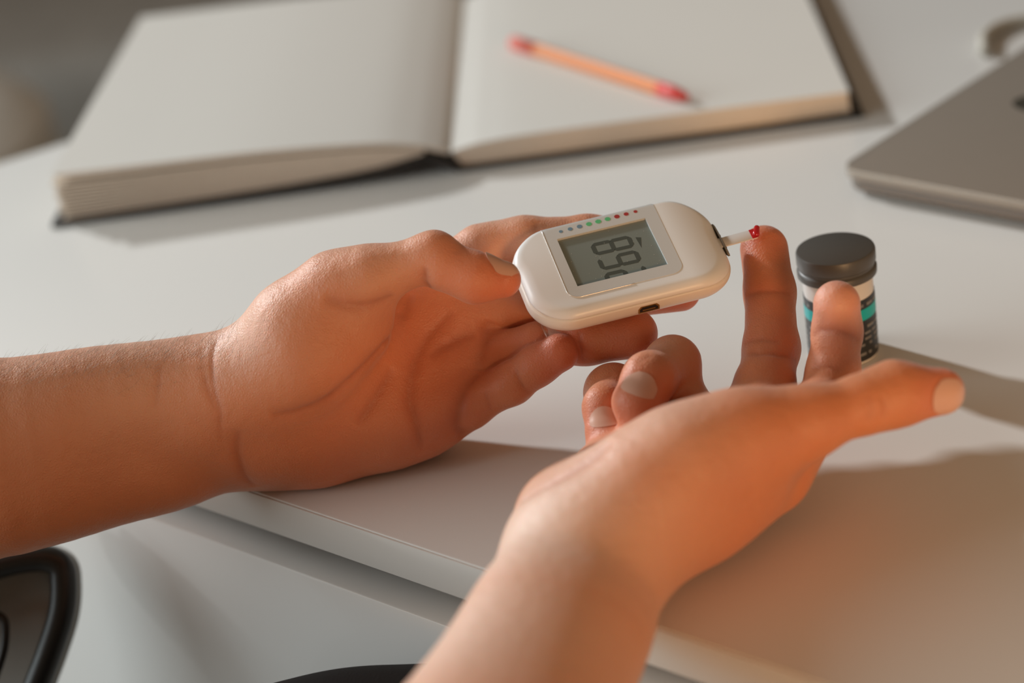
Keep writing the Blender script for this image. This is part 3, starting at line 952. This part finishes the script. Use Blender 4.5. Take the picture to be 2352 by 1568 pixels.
for z0, z1 in ((25.0, 26.4), (15.6, 16.8), (13.0, 14.0), (10.6, 11.6), (8.2, 9.2), (4.2, 5.4)):
    a = -math.pi * 1.02
    while a < 0.1:
        w = random.uniform(0.10, 0.34)
        wrap_patch('print_mark', a, a + w, z0, z1, 13.94, M['print'], lab)
        a += w + random.uniform(0.05, 0.22)
lid = put('lid', lathe('lid', [(14.6, 35.5), (15.5, 36.0), (15.6, 38.2), (15.2, 38.9), (14.75, 39.3), (14.75, 40.2), (15.2, 40.7), (15.45, 41.3), (15.45, 45.4), (15.1, 46.2), (14.4, 46.5)], vc, 64), M['captop'], vial)

# ---------------------------------------------------------------- open notebook
BA = math.radians(4.6)
BS = G(1043, 394)
BE = np.array([math.cos(BA), -math.sin(BA), 0]); BV = np.array([math.sin(BA), math.cos(BA), 0])
def bk(a): return BS + BE * a[0] + BV * a[1] + np.array([0, 0, a[2]])
BLEN = 270.0
book = empty('notebook', V(bk((0, BLEN / 2, 0))))
tag(book, 'large open notebook with blank cream pages and a black cover', 'notebook')
def slab(name, top, bot, v0, v1, m, parent, nv=14, bow=None, n=10):
    """sheet body from a top and a bottom profile (u, height), swept along the spine"""
    T = spline([(a, b, 0) for a, b in top], n); Bt = spline([(a, b, 0) for a, b in bot], n)
    loop = [(p[0], p[1]) for p in T] + [(p[0], p[1]) for p in Bt[::-1]]
    rows = []
    for k in range(nv + 1):
        t = k / nv; v = v0 + (v1 - v0) * t
        rows.append([bk((u, v, max(z + (bow(u, t) if bow else 0), 0.15))) for u, z in loop])
    me = sharp(grid_mesh(name, rows, close=True, caps=True), 30)
    return put(name, me, m, parent)
# cover
slab('cover_board', [(4, 2.6), (100, 2.6), (213, 2.6)], [(4, 0.3), (100, 0.3), (213, 0.3)], -3, BLEN + 3, M['cover'], book, 2)
slab('cover_board', [(-215, 2.6), (-100, 4.6), (-45, 7.0), (-14, 11.5)], [(-215, 0.3), (-100, 2.2), (-45, 4.6), (-14, 9.0)], -3, BLEN + 3, M['cover'], book, 2)
slab('cover_spine', [(-15, 11.4), (-9, 11.0), (0, 7.0), (5, 2.6)], [(-15, 8.9), (-11, 8.0), (-3, 3.0), (3, 0.3)], -3, BLEN + 3, M['cover'], book, 2)
# right half
bR = lambda u, t: 1.2 * math.sin(t * 3.1)
slab('page_block', [(0.5, 10.6), (7, 12.2), (18, 13.8), (45, 14.8), (120, 14.4), (206, 13.6)], [(5, 2.8), (30, 2.8), (100, 2.8), (207, 2.8)], 0, BLEN, M['page_edge'], book, 10)
slab('top_page', [(0.1, 11.2), (7, 12.7), (18, 14.2), (45, 15.2), (120, 14.8), (207, 14.0)], [(0.2, 10.8), (7, 12.3), (18, 13.85), (45, 14.85), (120, 14.45), (206.8, 13.65)], -0.4, BLEN + 0.4, M['paper'], book, 10)
# left half: the pages stand up in a loose sheaf
lift = lambda u, t: (-u / 208) * (-7.0 * t)
US = (-209, -170, -100, -45, -14)
BOT = (2.9, 3.7, 5.0, 7.4, 12.0); TOPP = (24.6, 23.4, 21.6, 18.6, 14.8)
NS = 11
for k in range(NS):                               # bundles of leaves fanning out towards the fore-edge
    lo_ = [b + (t - b) * k / NS for b, t in zip(BOT, TOPP)]
    hi_ = [b + (t - b) * (k + f) / NS for b, t, f in zip(BOT, TOPP, (0.5, 0.62, 0.85, 0.97, 0.98))]
    sh = 1.2 * math.sin(k * 1.7)
    slab('leaf_bundle', [(u + (sh if u < -200 else 0), z) for u, z in zip(US, hi_)], [(u + (sh if u < -200 else 0), z) for u, z in zip(US, lo_)], 0, BLEN, M['page_edge'], book, 3, None, 5)
slab('page_sheaf', [(-207, 28.6), (-170, 27.6), (-100, 25.8), (-45, 22.2), (-20, 18.4), (-6, 14.2), (-0.6, 10.9)], [(-206, 25.6), (-170, 24.6), (-100, 22.8), (-45, 19.6), (-20, 16.4), (-9, 12.8), (-1.2, 10.0)], 0, BLEN, M['page_edge'], book, 10)
slab('top_page', [(-209, 29.1), (-170, 28.1), (-100, 26.3), (-45, 22.7), (-20, 18.8), (-6, 14.6), (-0.1, 11.4)], [(-208.5, 28.65), (-170, 27.65), (-100, 25.85), (-45, 22.25), (-20, 18.45), (-6.2, 14.25), (-0.3, 11.0)], -0.6, BLEN + 0.6, M['paper'], book, 10)

# ---------------------------------------------------------------- pencil on the right page
PZ = 14.9 + 3.9
p0 = G(1176, 96, PZ); p1 = G(1578, 222, PZ)
pd = (p1 - p0) / np.linalg.norm(p1 - p0); plen = float(np.linalg.norm(p1 - p0))
pen = empty('pencil', V((p0 + p1) / 2 - np.array([0, 0, 3.6])))
tag(pen, 'orange pencil with a pink end cap lying on the blank page', 'pencil')
put('shaft', sharp(tube('shaft', [p0 + pd * t for t in (24, 60, plen - 22)], 3.6, 6), 30), M['orange'], pen)
put('end_cap', tube('end_cap', [p0 + pd * t for t in (0, 1.2, 3, 24.5)], [2.2, 3.6, 4.0, 4.0], 18), M['pink'], pen)
put('tip', tube('tip', [p0 + pd * t for t in (plen - 22.2, plen - 12, plen - 10, plen)], [3.6, 3.55, 3.5, 1.6], 18), M['red'], pen)

# ---------------------------------------------------------------- closed laptop
LZ = 14.0
LC = G(1922, 384, LZ); La = G(2352, 462, LZ) - LC; La[2] = 0; La /= np.linalg.norm(La)
Lb = np.array([-La[1], La[0], 0]); Lb = Lb if Lb[1] > 0 else -Lb
def lp(a): return LC + La * a[0] + Lb * a[1] + np.array([0, 0, a[2] - LZ])
lap = empty('laptop', V(lp((160, 110, 0))))
tag(lap, 'closed grey laptop on the far right of the desk', 'laptop')
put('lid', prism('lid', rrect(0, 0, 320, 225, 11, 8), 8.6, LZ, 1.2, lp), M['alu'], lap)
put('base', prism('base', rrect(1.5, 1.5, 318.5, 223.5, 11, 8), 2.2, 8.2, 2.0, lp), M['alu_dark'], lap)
for a, b in ((25, 20), (295, 20), (25, 205), (295, 205)):
    put('foot', prism('foot', rrect(a - 9, b - 5, a + 9, b + 5, 4, 4), 0.1, 2.4, 0.4, lp), M['black'], lap)
lg = G(2352, 236, LZ)
q = lg - LC; lu, lv = float(q @ La), float(q @ Lb)
put('logo', prism('logo', [(lu + 7 + 13 * math.cos(t), lv + 2 + 11 * math.sin(t)) for t in np.linspace(0, 2 * math.pi, 24, endpoint=False)], LZ - 0.1, LZ + 0.12, 0, lp), M['logo'], lap)

# ---------------------------------------------------------------- cable behind the laptop
cp = [G(2262, 118, 3.2), G(2262, 84, 3.2), G(2300, 58, 3.2), G(2370, 44, 3.2), G(2470, 40, 3.2), G(2600, 70, 3.2)]
tag(put('cable', tube('cable', spline(cp, 8), 3.1, 12), M['cable']), 'grey cable curving on the desk behind the laptop', 'cable')

# ---------------------------------------------------------------- chair beside the desk
CZ = 815
ch = empty('chair', V(np.array([-260, 560, FLOOR])))
tag(ch, 'dark chair with a black rim, just below the forearm at the desk', 'chair')
rim = spline([P(-230, 1420, CZ), P(-120, 1345, CZ), P(0, 1298, CZ), P(90, 1282, CZ), P(136, 1296, CZ), P(146, 1340, CZ), P(140, 1410, CZ), P(112, 1500, CZ), P(74, 1600, CZ), P(30, 1720, CZ), P(-30, 1840, CZ)], 8)
put('rim', tube('rim', rim, 5.6, 14), M['black'], ch)
hub = P(-230, 1640, CZ)
inner_rows = [[p + (hub - p) * t + FW * (6 + 14 * math.sin(t * 1.6)) for t in np.linspace(0.0, 0.9, 8)] for p in rim]
bk_p = put('backrest', grid_mesh('backrest', inner_rows), M['mesh_grey'], ch)
_s = bk_p.modifiers.new('padding', 'SOLIDIFY'); _s.thickness = 0.012; _s.offset = 1
seam = [p + (hub - p) * 0.36 + FW * 1.0 for p in rim]
put('piping', tube('piping', seam, 1.8, 10), M['black'], bk_p)
cb = hub + np.array([-30, -60, 0])
put('seat', boxm('seat', (cb[0] - 60, cb[1] - 120, -300), 420, 420, 60, 0.75, 25), M['mesh_grey'], ch)
put('post', tube('post', [(cb[0] - 60, cb[1] - 120, -300), (cb[0] - 60, cb[1] - 120, FLOOR + 60)], 22, 14), M['black'], ch)
put('back_stay', tube('back_stay', spline([hub + FW * 25, hub + FW * 30 + np.array([-30, 0, -120]), np.array([cb[0] - 60, cb[1] - 60, -290])], 8), 12, 12), M['black'], ch)
for k in range(5):
    a = k * 2 * math.pi / 5
    e = np.array([cb[0] - 60 + 270 * math.cos(a), cb[1] - 120 + 270 * math.sin(a), FLOOR + 45])
    put('leg', tube('leg', [(cb[0] - 60, cb[1] - 120, FLOOR + 70), e], [24, 15], 10), M['black'], ch)
    put('caster', tube('caster', [e + np.array([-12, 0, -22]), e + np.array([12, 0, -22])], 22, 16), M['black'], ch)
